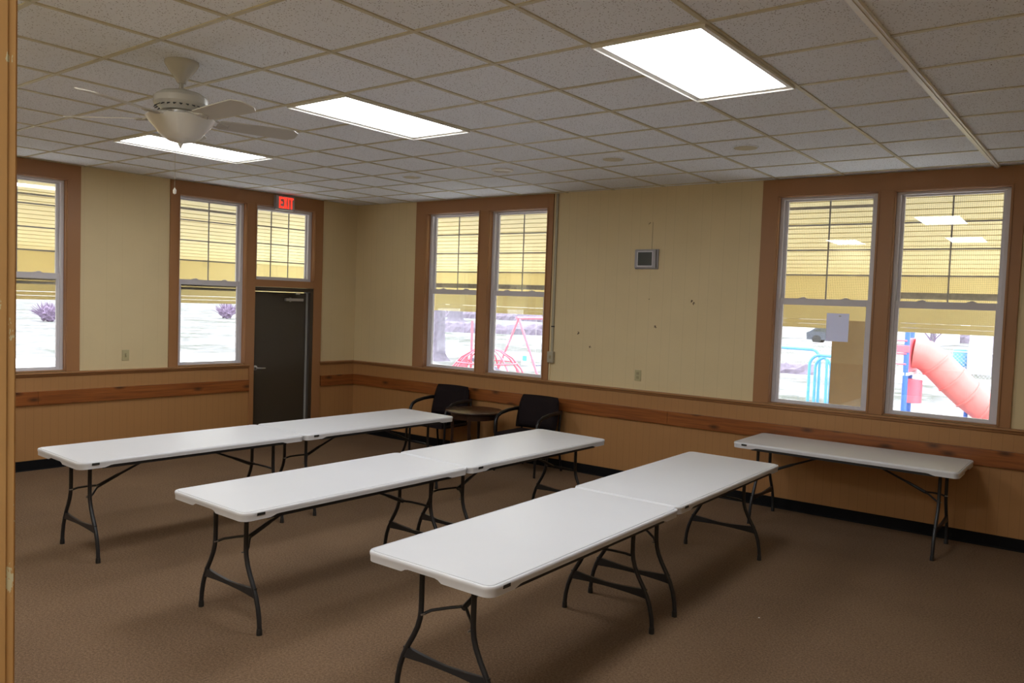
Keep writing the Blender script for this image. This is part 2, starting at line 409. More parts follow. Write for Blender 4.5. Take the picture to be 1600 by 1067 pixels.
# casings: flat boards with an inner bead and jamb liners
def liners(mb, a, b, z0, z1, floor=False):
    t = .006
    mb.box(a, a+t, -.015, .14, z0, z1); mb.box(b-t, b, -.015, .14, z0, z1)
    mb.box(a, b, -.015, .14, z1-t, z1)
    if not floor: mb.box(a, b, -.015, .14, z0, z0+t)
    for q in ((a-.014, a, z0, z1+.014), (b, b+.014, z0, z1+.014)): mb.box(q[0], q[1], -.029, -.02, q[2], q[3], .003)
    mb.box(a-.014, b+.014, -.029, -.02, z1, z1+.014, .003)
def casing(name, boxes, ops, rz):
    mb = MB()
    for b in boxes: mb.box(b[0], b[1], -.021, 0, b[2], b[3], .002)
    for o in ops: liners(mb, *o)
    return tag(mb.build(name, MT['brown'], loc=O, rz=rz), kind='structure')
ZT = CEIL-.002; ZB = 1.023
casing('trim_8', [(1.16, 1.352, ZB, ZT), (2.235, 2.395, ZB, Z1), (3.262, 3.345, ZB, ZT), (1.352, 3.262, Z1, ZT)], [(a, b, Z0, Z1) for a, b in OP_R[:2]], RZR)
casing('trim_9', [(5.81, 5.965, ZB, ZT), (6.872, 7.008, ZB, Z1), (7.905, 8.0, ZB, ZT), (5.965, 7.905, Z1, ZT)], [(a, b, Z0, Z1) for a, b in OP_R[2:]], RZR)
casing('trim_10', [(-4.85, -4.70, ZB, ZT), (-3.830, -3.695, ZB, ZT), (-4.70, -3.83, Z1, ZT)], [(*OP_L[0], Z0, Z1)], RZL)
casing('trim_11', [(-2.715, -2.605, ZB, ZT), (-1.735, -1.60, ZB, Z1), (-1.663, -1.60, 0, ZB), (-.716, -.585, 0, ZT), (-2.605, -.716, Z1, ZT), (-1.60, -.716, 2.012, 2.095)], [(*OP_L[1], Z0, Z1), (-1.60, -.718, 2.095, Z1)], RZL)

# ------------------------------------------------------------------ windows
def ring(mb, x0, x1, z0, z1, wl, wr, wb, wt, y0, y1, bev=.002):
    mb.box(x0, x0+wl, y0, y1, z0, z1, bev); mb.box(x1-wr, x1, y0, y1, z0, z1, bev)
    mb.box(x0+wl, x1-wr, y0, y1, z0, z0+wb, bev); mb.box(x0+wl, x1-wr, y0, y1, z1-wt, z1, bev)
wn = 0
def window(a, b, rz, bars=(), mesh=False, tilt=0.0):
    global wn; wn += 1
    r = empty('window_%d' % wn, O, rz); tag(r, kind='structure')
    a += .006; b -= .006; z0 = Z0+.006; z1 = Z1-.006
    mb = MB(); ring(mb, a, b, z0, z1, .034, .034, .016, .022, .050, .135); mb.build('window_frame', MT['vinyl'], r)
    # upper sash (outer track)
    mb = MB(); ring(mb, a+.030, b-.030, 2.010, z1-.020, .032, .032, .046, .018, .098, .126); up = mb.build('upper_sash', MT['vinyl'], r)
    g = radians(tilt); xc_ = (a+b)/2; mb = MB(); mb.obox(Matrix.Translation((xc_, .112, (2.03+z1-.03)/2)) @ Matrix.Rotation(g, 4, 'Z'), b-a-.11, .004, z1-2.06); mb.build('glass_pane', MT['glass'], up)
    mb = MB(); xm = (a+b)/2+.003
    mb.box(xm-.007, xm+.007, .116, .122, 2.05, z1-.03)
    for z in (2.292, 2.531, 2.771): mb.box(a+.058, b-.058, .1165, .1225, z-.007, z+.007)
    mb.build('muntin_grille', MT['muntin'], up)
    # lower sash (inner track) with meeting rail and two lift latches
    mb = MB(); ring(mb, a+.028, b-.028, z0+.012, 2.062, .036, .036, .020, .062, .062, .092); lo = mb.build('lower_sash', MT['vinyl'], r)
    mb = MB(); mb.box(a+.055, b-.055, .075, .079, z0+.025, 2.02); mb.build('glass_pane', MT['glass'], lo)
    for f in (.28, .72):
        x = a+(b-a)*f; mb = MB(); mb.box(x-.035, x+.035, .055, .085, 2.062, 2.070, .002); mb.box(x-.012, x+.02, .050, .075, 2.070, 2.077, .002)
        mb.build('sash_latch', MT['vinyl'], lo)
    if bars:
        mb = MB()
        for z, h in bars: mb.box(a+.03, b-.03, .150, .162, z, z+h, .001)
        mb.build('screen_frame', MT['screenbar'], r)
    mb = MB(); mb.box(a+.03, b-.03, .150, .1508, z0+.02, 2.04); mb.build('half_screen', MT['meshf'], r)
    if mesh:
        mb = MB(); mb.box(a+.03, b-.03, .1555, .1563, 2.04, z1-.03); mb.build('insect_screen', MT['mesh'], r)
    return r
for a, b in OP_R[:2]: window(a, b, RZR, [(2.085, .058)])
window(*OP_R[2], RZR, [(2.928, .028)], True, .5)
window(*OP_R[3], RZR, [(2.085, .058)], True)
window(*OP_L[0], RZL, [(2.86, .02), (1.940, .030), (1.982, .02)])
window(*OP_L[1], RZL, [(2.895, .028), (1.940, .030), (1.982, .02)])
# transom window over the door
wn += 1
r = empty('window_%d' % wn, O, RZL); tag(r, kind='structure')
a, b, z0, z1 = -1.594, -.724, 2.101, Z1-.006
mb = MB(); ring(mb, a, b, z0, z1, .050, .050, .034, .040, .050, .135); mb.build('window_frame', MT['vinyl'], r)
mb = MB(); ring(mb, a+.045, b-.045, z0+.03, z1-.036, .018, .018, .012, .012, .095, .120); s_ = mb.build('sash', MT['vinyl'], r)
mb = MB(); mb.box(a+.05, b-.05, .106, .110, z0+.03, z1-.04); mb.build('glass_pane', MT['glass'], s_)
mb = MB()
for x in (-1.305, -1.043): mb.box(x-.007, x+.007, .112, .118, z0+.04, z1-.04)
for z in (2.343, 2.569, 2.792): mb.box(a+.06, b-.06, .1125, .1185, z-.007, z+.007)
mb.build('muntin_grille', MT['muntin'], s_)

# ------------------------------------------------------------------ door
d = empty('door_1', O, RZL); tag(d, kind='structure')
mb = MB()
mb.box(-1.662, -1.60, .0, .14, 0, 2.012); mb.box(-.765, -.716, -.012, .14, 0, 2.010, .002); mb.box(-1.60, -.765, -.012, .14, 1.955, 2.010, .002)
mb.build('door_frame', MT['doorf'], d)
mb = MB(); mb.box(-1.597, -.792, .050, .094, .01, 1.947, .002); leaf = mb.build('door_leaf', MT['door'], d)
mb = MB(); mb.box(-.788, -.770, .034, .058, .01, 1.944); mb.build('weather_strip', MT['strip'], d)
mb = MB(); mb.box(-1.59, -.79, .02, .14, 0, .012); mb.build('threshold', MT['alu'], d)
# lever handle
mb = MB(); rot = Matrix.Translation((-1.545, .046, .965)) @ Matrix.Rotation(pi/2, 4, 'X')
t = MB(); t.lathe([(.032, 0), (.032, .008), (.014, .012), (.012, .045), (.0, .045)], 20); mb.merge(t.bm, rot)
mb.tube([(-1.545, .0, .965), (-1.53, -.012, .965), (-1.48, -.016, .963), (-1.43, -.014, .962)], [.010, .010, .009, .008], 10)
mb.build('door_handle', MT['chrome'], leaf, smooth=True)
# closer
mb = MB(); mb.box(-1.125, -.855, .010, .050, 1.835, 1.872, .004); cl = mb.build('door_closer', MT['alu'], leaf)
mb = MB(); mb.lathe([(.012, -.028), (.012, .028)], 14, c=(-1.05, .028, 1.853)); mb.build('closer_pinion', MT['alu'], cl)
mb = MB(); mb.tube([(-1.05, .022, 1.885), (-1.10, .018, 1.90), (-1.32, -.02, 1.910)], .008, 8); mb.tube([(-1.32, -.02, 1.915), (-.98, .0, 1.936)], .007, 8); mb.build('closer_arm', MT['doorf'], cl)
mb = MB(); mb.box(-.99, -.925, -.008, .03, 1.925, 1.950, .003); mb.build('closer_bracket', MT['alu'], cl)

# ------------------------------------------------------------------ exit sign
def L2W(rz, x, y, z): return O + Vector((cos(rz)*x - sin(rz)*y, sin(rz)*x + cos(rz)*y, z))
ex = thing('exit_sign', 'small white EXIT sign with glowing red letters mounted above the transom window', 'exit sign', L2W(RZL, -1.225, -.021, 3.008), RZL)
mb = MB(); mb.box(-.138, .138, -.058, -.001, 0, .186, .005); mb.build('housing', MT['grey'], ex)
mb = MB(); mb.box(-.128, .128, -.061, -.057, .012, .174, .002); fp = mb.build('face_plate', MT['muntin'], ex)
def letter(polys, x, w_, name):
    mb = MB(); z0, h = .020, .146
    for p in polys: mb.prism([(x+u*w_, z0+v*h) for u, v in p], 'y', -.0635, -.0605)
    o = mb.build(name, MT['led'], fp); o['label'] = 'glowing red letter'; return o
R_ = lambda a, b, c, d: [(a, c), (b, c), (b, d), (a, d)]
letter([R_(0, .40, 0, 1), R_(.38, 1, 0, .2), R_(.38, .92, .4, .6), R_(.38, 1, .8, 1)], -.098, .058, 'letter_e')
letter([[(0, 0), (.42, 0), (1, 1), (.58, 1)], [(.58, 0), (1, 0), (.42, 1), (0, 1)]], -.035, .062, 'letter_x')
letter([R_(0, 1, 0, 1)], .032, .022, 'letter_i')
letter([R_(.3, .7, 0, .85), R_(0, 1, .82, 1)], .059, .056, 'letter_t')

# ------------------------------------------------------------------ fluorescent ceiling panels
def make_panel():
    r = thing('ceiling_light', 'x', 'ceiling light', (0, 0, CEIL))
    mb = MB(); W, H = T/2-.006, T-.006
    for q in ((-W, W, -H, -H+.038), (-W, W, H-.038, H), (-W, -W+.038, -H+.038, H-.038), (W-.038, W, -H+.038, H-.038)):
        mb.box(q[0], q[1], q[2], q[3], -.005, .004)
    for q in ((-W, W, -H, -H+.004), (-W, W, H-.004, H), (-W, -W+.004, -H+.004, H-.004), (W-.004, W, -H+.004, H-.004)):
        mb.box(q[0], q[1], q[2], q[3], -.016, -.004)
    mb.build('frame', MT['gridw'], r)
    mb = MB(); mb.box(-W+.038, W-.038, -H+.038, H-.038, .0, .004); mb.build('diffuser', MT['light'], r)
    return r
pan = None
spots = [(-1.5, 1.0, 'large bright ceiling light panel nearest the camera, at the upper right', 1), (-5.5, 1.0, 'bright ceiling light panel in the middle, between the fan and the large panel', 1), (-9.5, 1.0, 'bright ceiling light panel behind the ceiling fan', 1),
         (-1.5, -4.0, 'ceiling light panel of the row above the camera, right end', 0), (-4.4, -4.35, 'ceiling light panel of the row above the camera, middle', 0), (-9.5, -4.0, 'ceiling light panel of the row above the camera, left end', 0)]
for i, j, lab, vis in spots:
    p = make_panel() if pan is None else copy_tree(pan)
    if pan is None: pan = p
    p.location = (i*T, j*T, CEIL); p['label'] = lab; p['group'] = 'fluorescent ceiling panels'
p = copy_tree(pan); p.location = (.9, -4.1, 2.895); p['label'] = 'ceiling light panel in the hallway behind the camera'; p['group'] = 'fluorescent ceiling panels'

# ------------------------------------------------------------------ ceiling speakers and recessed can
def speaker(x, y, label, ringed):
    r = thing('ceiling_speaker' if not ringed else 'recessed_downlight', label, 'ceiling speaker' if not ringed else 'downlight', (x, y, CEIL), 0, 'round speaker grilles in the ceiling' if not ringed else None)
    mb = MB()
    if ringed:
        mb.lathe([(.078, -.002), (.084, -.012), (.100, -.010), (.106, -.002), (.106, .006), (.078, .006)], 40, caps=False); mb.build('trim_ring', MT['gridw'], r, smooth=True)
        mb = MB(); mb.lathe([(.0, -.002), (.04, -.004), (.079, -.001), (.079, .005)], 32); mb.build('lens', MT['grid'], r, smooth=True)
    else:
        mb.lathe([(.0, -.006), (.07, -.006), (.088, -.004), (.092, 0), (.092, .006)], 40); mb.build('grille', MT['grid'], r, smooth=True)
        mb = MB(); mb.lathe([(.092, -.003), (.099, -.002), (.101, .006)], 40, caps=False); mb.build('rim', MT['tile'], r, smooth=True)
speaker(-5.14, 2.68, 'round flush speaker grille in the ceiling farthest from the camera, to the left', False)
speaker(-3.966, 2.751, 'round recessed downlight with a pale ring in the ceiling', True)
speaker(-2.705, 2.725, 'round flush speaker grille in the ceiling, middle of the three', False)
speaker(-1.517, 2.755, 'round flush speaker grille in the ceiling nearest the big light panel, at right', False)

# ------------------------------------------------------------------ ceiling fan
FZ = CEIL
fan = thing('ceiling_fan', 'white five-blade ceiling fan with a frosted bowl light and pull chains', 'ceiling fan', (-3.33, -.94, FZ))
mb = MB(); mb.lathe([(.090, .006), (.092, -.006), (.088, -.016), (.070, -.045), (.045, -.078), (.030, -.100), (.024, -.112), (.018, -.116)], 40)
mb.build('canopy', MT['fan'], fan, smooth=True)
mb = MB(); mb.lathe([(.012, -.10), (.012, -.155), (.020, -.160), (.026, -.172)], 20); mb.build('downrod', MT['fan'], fan, smooth=True)
mb = MB()
mb.lathe([(.020, -.150), (.060, -.158), (.105, -.170), (.132, -.186), (.144, -.200), (.146, -.232), (.140, -.242), (.112, -.262), (.105, -.272), (.0, -.272)], 48)
mot = mb.build('motor_housing', MT['fan'], fan, smooth=True, ang=25)
for k in range(24):
    a = 2*pi*k/24; mb = MB()
    m4 = Matrix.Rotation(a, 4, 'Z') @ Matrix.Translation((.1275, 0, -.2525)) @ Matrix.Rotation(radians(-59), 4, 'Y')
    t = MB(); t.prism([(-.016, .018), (.016, .018), (0, -.018)], 'x', -.001, .003)
    # triangular vent cut shown as a black inset
    mb.merge(t.bm, m4); mb.build('vent_slot', MT['blackp'], mot)
mb = MB(); mb.lathe([(.075, -.270), (.080, -.276), (.080, -.300), (.060, -.308), (.060, -.322), (.0, -.322)], 40); mb.build('switch_housing', MT['fan'], fan, smooth=True)
mb = MB(); mb.lathe([(.0, -.305), (.178, -.308), (.186, -.313), (.180, -.322), (.162, -.345), (.135, -.375), (.118, -.398), (.098, -.420), (.065, -.437), (.030, -.445), (.016, -.450), (.010, -.462), (.004, -.478), (.0, -.482)], 48)
mb.build('bowl_shade', MT['bowl'], fan, smooth=True, ang=60)
for k in range(5):
    phi = radians(-1+72*k)
    M0 = Matrix.Rotation(phi, 4, 'Z') @ Matrix.Translation((0, 0, -.315)) @ Matrix.Rotation(radians(-12), 4, 'X')
    # blade: rounded, widening outward
    pts = []
    for u, w_ in ((.205, .050), (.215, .058), (.40, .068), (.60, .076), (.622, .074), (.648, .050), (.660, .040), (.662, .03)): pts.append((u, w_))
    poly = [(u, w_) for u, w_ in pts] + [(u, -w_) for u, w_ in pts[::-1]]
    t = MB(); t.prism(poly, 'z', -.003, .003); mb = MB(); mb.merge(t.bm, M0); bl = mb.build('blade', MT['fanblade'], fan)
    # blade iron: fork of two curved straps
    mb = MB()
    for sgn in (-1, 1):
        mb.tube([Matrix.Rotation(phi, 4, 'Z') @ Vector((.085, sgn*.010, -.285)), Matrix.Rotation(phi, 4, 'Z') @ Vector((.13, sgn*.030, -.298)), M0 @ Vector((.17, sgn*.040, .006)), M0 @ Vector((.215, sgn*.036, -.006)), M0 @ Vector((.25, sgn*.012, -.006))], .006, 8)
    t = MB(); t.box(.195, .262, -.022, .022, -.0075, -.0035, .001); mb.merge(t.bm, M0)
    ir = mb.build('blade_iron', MT['fan'], fan, smooth=True)
for dx, ln in ((-.020, .70), (.012, .50)):
    mb = MB(); mb.tube([(dx, -.02, -.43), (dx, -.02, -ln)], .0011, 6); ch = mb.build('pull_chain', MT['conduit'], fan)
    if ln > .6:
        mb = MB(); mb.lathe([(.002, -ln-.036), (.009, -ln-.030), (.010, -ln-.012), (.004, -ln-.004), (.003, -ln)], 16, c=(dx, -.02, 0)); k_ = mb.build('chain_pull', MT['gridw'], ch, smooth=True)

# ------------------------------------------------------------------ folding tables
TL, TW, TH = 1.826, .7605, .737
def rr_loop(inset, rad, n=8):
    pts = []; L, W = TL/2-inset, TW/2-inset; r = max(rad-inset, .01)
    for cx, cy, a0 in ((L-r, W-r, 0), (-L+r, W-r, 90), (-L+r, -W+r, 180), (L-r, -W+r, 270)):
        for k in range(n+1):
            a = radians(a0+90*k/n); pts.append((cx+r*cos(a), cy+r*sin(a)))
    return pts
def dense(pts, step=.02):
    out = []
    for i, p in enumerate(pts):
        q = pts[(i+1) % len(pts)]; dd = math.dist(p, q); m = max(1, int(dd/step)) if dd > .03 else 1
        for k in range(m): out.append((p[0]+(q[0]-p[0])*k/m, p[1]+(q[1]-p[1])*k/m))
    return out
def sm(x): x = max(0, min(1, x)); return x*x*(3-2*x)
def skirt(x, y):
    deep, shal, notch = .050, .036, .034
    if abs(abs(y)-TW/2) < .03 and abs(x) < TL/2-.03:   # long edge: shallow away from the corners
        dist = TL/2-abs(x); return deep-(deep-shal)*sm((dist-.17)/.06)
    a = abs(y-.02)
    if a < .13 and abs(x) > TL/2-.03: return deep-(deep-notch)*sm((.125-a)/.035)
    return deep
def make_table():
    r = thing('folding_table', 'x', 'folding table')
    mb = MB(); R = .055
    base_loop = dense(rr_loop(0, R))
    n = len(base_loop)
    def inner(p, ins):
        # move toward centre by inset, keeping correspondence
        x, y = p; L, W = TL/2, TW/2
        cx = max(-(L-R), min(L-R, x)); cy = max(-(W-R), min(W-R, y)); v = Vector((x-cx, y-cy))
        if v.length < 1e-6: return p
        v = v*(1-ins/v.length); return (cx+v.x, cy+v.y)
    def lp(ins, zf): return [mb.bm.verts.new((*inner(p, ins), zf(p) if callable(zf) else zf)) for p in base_loop]
    loops = [lp(.012, TH-.030), lp(.012, lambda p: TH-skirt(*p)+.001), lp(.010, lambda p: TH-skirt(*p)), lp(.004, lambda p: TH-skirt(*p)), lp(.003, TH-.026), lp(.0, TH-.018), lp(.0, TH-.009), lp(.003, TH-.003), lp(.008, TH-.001), lp(.0105, TH-.0015), lp(.0125, TH-.0065), lp(.0165, TH-.0065), lp(.0190, TH-.0005), lp(.030, TH)]
    for A, B in zip(loops, loops[1:]):
        for k in range(n): mb.face([A[k], A[(k+1) % n], B[(k+1) % n], B[k]])
    mb.face(loops[-1]); mb.face(loops[0][::-1])
    top = mb.build('tabletop', MT['plastic'], r, smooth=True, ang=50)
    mb = MB(); mb.box(-TL/2+.088, -TL/2+.138, -TW/2-.0025, -TW/2+.004, TH-.026, TH-.0105, .002); nl = mb.build('label_plate', MT['blackp'], top)
    for sgn in (-1, 1):
        mb = MB(); y = sgn*(TW/2-.030); mb.box(-TL/2+.17, TL/2-.17, y-.010, y+.010, TH-.060, TH-.029, .002); mb.build('frame_rail', MT['steel'], r)
    for sx in (-1, 1):
        X = sx*(TL/2-.165)
        for sy in (-1, 1):
            P = [(.160, .705), (.160, .60), (.160, .50), (.161, .455), (.166, .415), (.180, .370), (.206, .318), (.240, .262), (.268, .208), (.289, .15), (.302, .09), (.307, .04), (.308, .012)]
            mb = MB(); mb.tube([(X, sy*a, z) for a, z in P], .0135, 12); lg = mb.build('leg', MT['steel'], r, smooth=True, ang=60)
            mb = MB(); mb.lathe([(.0165, 0), (.017, .004), (.0155, .035), (.0145, .038)], 16, c=(X, sy*.307, 0)); mb.build('foot_cap', MT['blackp'], lg, smooth=True)
            mb = MB(); mm = Matrix.Translation((X-sx*.0, sy*(.160-.0155), .44)) @ Matrix.Rotation(pi/2, 4, 'Y')
            t = MB(); t.lathe([(.0045, -.016), (.0045, .016)], 10); mb.merge(t.bm, mm); mb.build('rivet', MT['chrome'], lg)
        # arched brace plate between the legs
        top_e, bot_e = [], []
        for k in range(17):
            u = -1+2*k/16; y = u*(.262); c = 1-u*u
            top_e.append((y, .256-.020*(1-abs(u)**1.5))); bot_e.append((y, .200+.012*c))
        mb = MB(); mb.prism(top_e+bot_e[::-1], 'x', X-.009, X+.009); mb.build('brace_plate', MT['steel'], r)
        Xi = X-sx*.13
        for sy in (-1, 1):
            mb = MB(); mb.tube([(X-sx*.006, sy*.150, .438), (X-sx*.035, sy*.128, .452), (X-sx*.085, sy*.060, .468), (Xi, sy*.006, .476)], .0078, 8); mb.build('crossbar', MT['steel'], r, smooth=True)
        mb = MB(); mb.tube([(Xi+sx*.012, 0, .470), (Xi-sx*.02, 0, .484), (Xi-sx*.13, 0, .533), (Xi-sx*.15, 0, .541), (Xi-sx*.30, 0, .603), (Xi-sx*.52, 0, .692)], [.014, .0135, .0125, .0095, .0085, .0085], 8)
        mb.build('folding_arm', MT['steel'], r, smooth=True)
    for X in (-TL/2+.165, TL/2-.165):
        mb = MB(); mb.box(X-.016, X+.016, -TW/2+.03, TW/2-.03, .692, .7055); mb.build('pivot_bar', MT['steel'], r)
    return r
# each row: back-left start corner (x, y), angle from the y axis
def row_pose(x, y, a, i, gap=.003, dx=0, da=0):
    dv = Vector((sin(a), cos(a))); wv = Vector((cos(a), -sin(a)))
    c = Vector((x, y)) + dv*(1.8286*(i+.5)) + wv*(.7611/2+dx)
    return c, pi/2-a+da
tb = make_table()
poses = [(row_pose(-5.3475, -.8991, .0353, 0), 'white folding table in the farthest row, near end, at the far left of the room'),
         (row_pose(-5.3475, -.8991, .0353, 1), 'white folding table in the farthest row, far end, in front of the dark armchairs'),
         (row_pose(-3.5105, -.8672, .0186, 0), 'white folding table in the middle row, near end'),
         (row_pose(-3.5105, -.8672, .0186, 1, dx=.006), 'white folding table in the middle row, far end'),
         (row_pose(-1.8300, -.8358, -.0153, 0), 'white folding table nearest the camera, near end of the front row'),
         (row_pose(-1.8300, -.8358, -.0153, 1, dx=-.012), 'white folding table at the far end of the front row')]
for k, ((c, rz), lab) in enumerate(poses):
    o = tb if k == 0 else copy_tree(tb)
    o.location = (c.x, c.y, 0); o.rotation_euler = (0, 0, rz); o['label'] = lab; o['group'] = 'white folding tables'
o = copy_tree(tb); o.location = (-1.841+.9143, 4.3546-.7611/2-.022, 0); o.rotation_euler = (0, 0, .004)
o['label'] = 'white folding table standing alone against the right wall under the windows'; o['group'] = 'white folding tables'

# ------------------------------------------------------------------ armchairs and side table in the corner
def rounded_pad(mb, x0, x1, y0, y1, z0, z1, bev=.03):
    mb.box(x0, x1, y0, y1, z0, z1, bev)
def make_chair(label, loc, rz):
    r = thing('armchair', label, 'chair', loc, rz, 'dark armchairs in the corner')
    mb = MB(); mb.box(-.262, .262, -.27, .21, .365, .455, .03); mb.build('seat', MT['fabric'], r, smooth=True, ang=60)
    # curved backrest: bowed pad
    mb = MB(); cols = 12; rows = 8; F, B = [], []
    for j in range(rows+1):
        v = j/rows; z = .47+.378*v; half = .285*(1-.12*v**4)
        fr, bk = [], []
        for i in range(cols+1):
            u = -1+2*i/cols; ed = max(0, (abs(u)-.75)/.25)**2+max(0, (abs(2*v-1)-.8)/.2)**2; th = .048*sqrt(max(0, 1-min(1, ed)))+.004
            x = u*half*(1-.03*max(0, (abs(2*v-1)-.8)/.2)); y = .195+.085*v-.055*u*u
            fr.append(mb.bm.verts.new((x, y-th, z))); bk.append(mb.bm.verts.new((x, y+th, z)))
        F.append(fr); B.append(bk)
    for j in range(rows):
        for i in range(cols):
            mb.face([F[j][i], F[j][i+1], F[j+1][i+1], F[j+1][i]]); mb.face([B[j][i+1], B[j][i], B[j+1][i], B[j+1][i+1]])
    for j in range(rows):
        mb.face([F[j][0], F[j+1][0], B[j+1][0], B[j][0]]); mb.face([F[j][-1], B[j][-1], B[j+1][-1], F[j+1][-1]])
    for i in range(cols):
        mb.face([F[0][i], B[0][i], B[0][i+1], F[0][i+1]]); mb.face([F[-1][i], F[-1][i+1], B[-1][i+1], B[-1][i]])
    mb.build('backrest', MT['fabric'], r, smooth=True, ang=70)
    for s in (-1, 1):
        mb = MB(); mb.tube([(s*.275, .245, .68), (s*.285, .14, .682), (s*.29, .0, .675), (s*.29, -.13, .655), (s*.29, -.20, .625), (s*.29, -.235, .575), (s*.288, -.245, .50), (s*.285, -.245, .43)], .019, 10, flat=1.15)
        mb.build('armrest', MT['frameb'], r, smooth=True, ang=60)
        mb = MB(); mb.tube([(s*.285, -.245, .44), (s*.283, -.247, .2), (s*.28, -.25, .0)], .014, 10); mb.build('leg', MT['frameb'], r, smooth=True, ang=60)
        mb = MB(); mb.tube([(s*.262, .275, .70), (s*.262, .245, .50), (s*.265, .235, .40), (s*.27, .26, .2), (s*.275, .30, .0)], .014, 10); mb.build('leg', MT['frameb'], r, smooth=True, ang=60)
        mb = MB(); mb.tube([(s*.283, -.245, .40), (s*.265, .236, .40)], .012, 8); mb.build('side_rail', MT['frameb'], r)
    mb = MB(); mb.tube([(-.283, -.22, .385), (.283, -.22, .385)], .011, 8); mb.tube([(-.265, .2, .385), (.265, .2, .385)], .011, 8); mb.build('seat_rail', MT['frameb'], r)
    return r
make_chair('dark plum upholstered armchair in the corner, left of the small wooden table', (-5.77, 3.93, 0), .03)
ch = make_chair('dark plum upholstered armchair right of the small wooden table', (-4.42, 3.945, 0), .02)
st = thing('side_table', 'round dark wooden side table between the two dark armchairs', 'side table', (-5.075, 3.76, 0))
mb = MB(); mb.lathe([(.0, .622), (.305, .622), (.326, .628), (.336, .636), (.334, .646), (.324, .650), (.0, .650)], 56); mb.build('tabletop', MT['walnut'], st, smooth=True)
mb = MB(); mb.lathe([(.275, .555), (.275, .622), (.255, .622), (.255, .555), (.275, .555)], 40, caps=False); mb.build('apron', MT['walnut'], st, smooth=True)
for k in range(4):
    a = radians(28+90*k); x, y = .262*cos(a), .262*sin(a); mb = MB()
    mb.tube([(x, y, .62), (x*1.0, y*1.0, .35), (x*1.05, y*1.05, .0)], [.026, .022, .016], 4); mb.build('leg', MT['walnut'], st)
mb = MB(); mb.lathe([(.0, .16), (.20, .16), (.205, .172), (.0, .176)], 40); mb.build('lower_shelf', MT['walnut'], st)

# ------------------------------------------------------------------ wall fittings
th = thing('thermostat', 'grey rectangular thermostat with a dark screen mounted on the cream right wall', 'thermostat', L2W(RZR, 4.571, 0, 2.443), RZR)
mb = MB(); mb.box(-.135, .139, -.022, 0, -.108, .105, .006); mb.build('back_plate', MT['grey'], th)
mb = MB(); mb.box(-.128, .122, -.048, -.020, -.098, .098, .008); bd = mb.build('body', MT['grey'], th)
mb = MB(); mb.box(-.088, .080, -.050, -.046, -.072, .072, .001); mb.build('screen', MT['lcd'], bd)
mb = MB(); mb.box(-.088-.008, .088, -.0492, -.047, -.082, .080, .001); mb.build('screen_bezel', MT['vinyl'], bd)
mb = MB(); mb.box(-.022, .012, -.0495, -.047, .084, .092); mb.build('nameplate', MT['muntin'], bd)
sw = thing('light_switch', 'almond light switch plate on the cream left wall between the windows', 'light switch', L2W(RZL, -3.202, 0, 1.177), RZL)
mb = MB(); mb.box(-.038, .038, -.008, 0, -.060, .060, .003); pl = mb.build('cover_plate', MT['almond'], sw)
mb = MB(); mb.box(-.010, .010, -.010, -.007, -.022, .022, .001); mb.build('toggle_surround', MT['almondd'], pl)
mb = MB(); mb.box(-.005, .005, -.020, -.008, -.002, .012, .001); mb.build('toggle', MT['almond'], pl)
ol = thing('wall_outlet', 'almond duplex outlet plate low on the cream right wall below the thermostat', 'outlet', L2W(RZR, 4.521, 0, 1.177), RZR)
mb = MB(); mb.box(-.038, .038, -.008, 0, -.060, .060, .003); pl = mb.build('cover_plate', MT['almond'], ol)
for z in (-.022, .022):
    mb = MB(); mb.box(-.016, .016, -.010, -.007, z-.015, z+.015, .002); mb.build('receptacle', MT['almondd'], pl)
rc = thing('wall_raceway', 'ivory cable raceway running down the wall beside the middle windows to a small box', 'cable raceway', L2W(RZR, 3.386, 0, 1.30), RZR)
mb = MB(); mb.box(-.008, .018, -.020, 0, .06, CEIL-1.30-.003, .003); mb.build('channel', MT['conduit'], rc)
mb = MB(); mb.box(-.036, -.016, -.012, 0, -.268, CEIL-1.30-.003, .003); mb.build('side_strip', MT['creaml'], rc)
mb = MB(); mb.box(-.042, .040, -.042, 0, -.065, .065, .004); bx = mb.build('junction_box', MT['conduit'], rc)
mb = MB(); mb.box(-.014, .012, -.044, -.041, -.018, .018, .001); mb.build('switch_insert', MT['almondd'], bx)
mb = MB(); mb.box(-.012, .022, -.024, -.0, .352, .366, .002); mb.build('retaining_clip', MT['blackp'], rc)
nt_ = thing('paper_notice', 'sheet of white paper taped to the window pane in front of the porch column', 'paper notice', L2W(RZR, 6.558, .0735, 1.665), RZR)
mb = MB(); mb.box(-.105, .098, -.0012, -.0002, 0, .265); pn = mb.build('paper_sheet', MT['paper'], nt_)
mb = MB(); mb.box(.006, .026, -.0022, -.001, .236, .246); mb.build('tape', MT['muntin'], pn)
# small scrap of white lint on the carpet
lm = MB(); lm.blob((0, 0, .003), .006, (1.3, .8, .5), 1, .3); o = lm.build('lint_scrap', MT['gridw'], None); o.location = (-.775, 1.52, 0); tag(o, 'tiny white scrap of lint lying on the brown carpet', 'scrap')

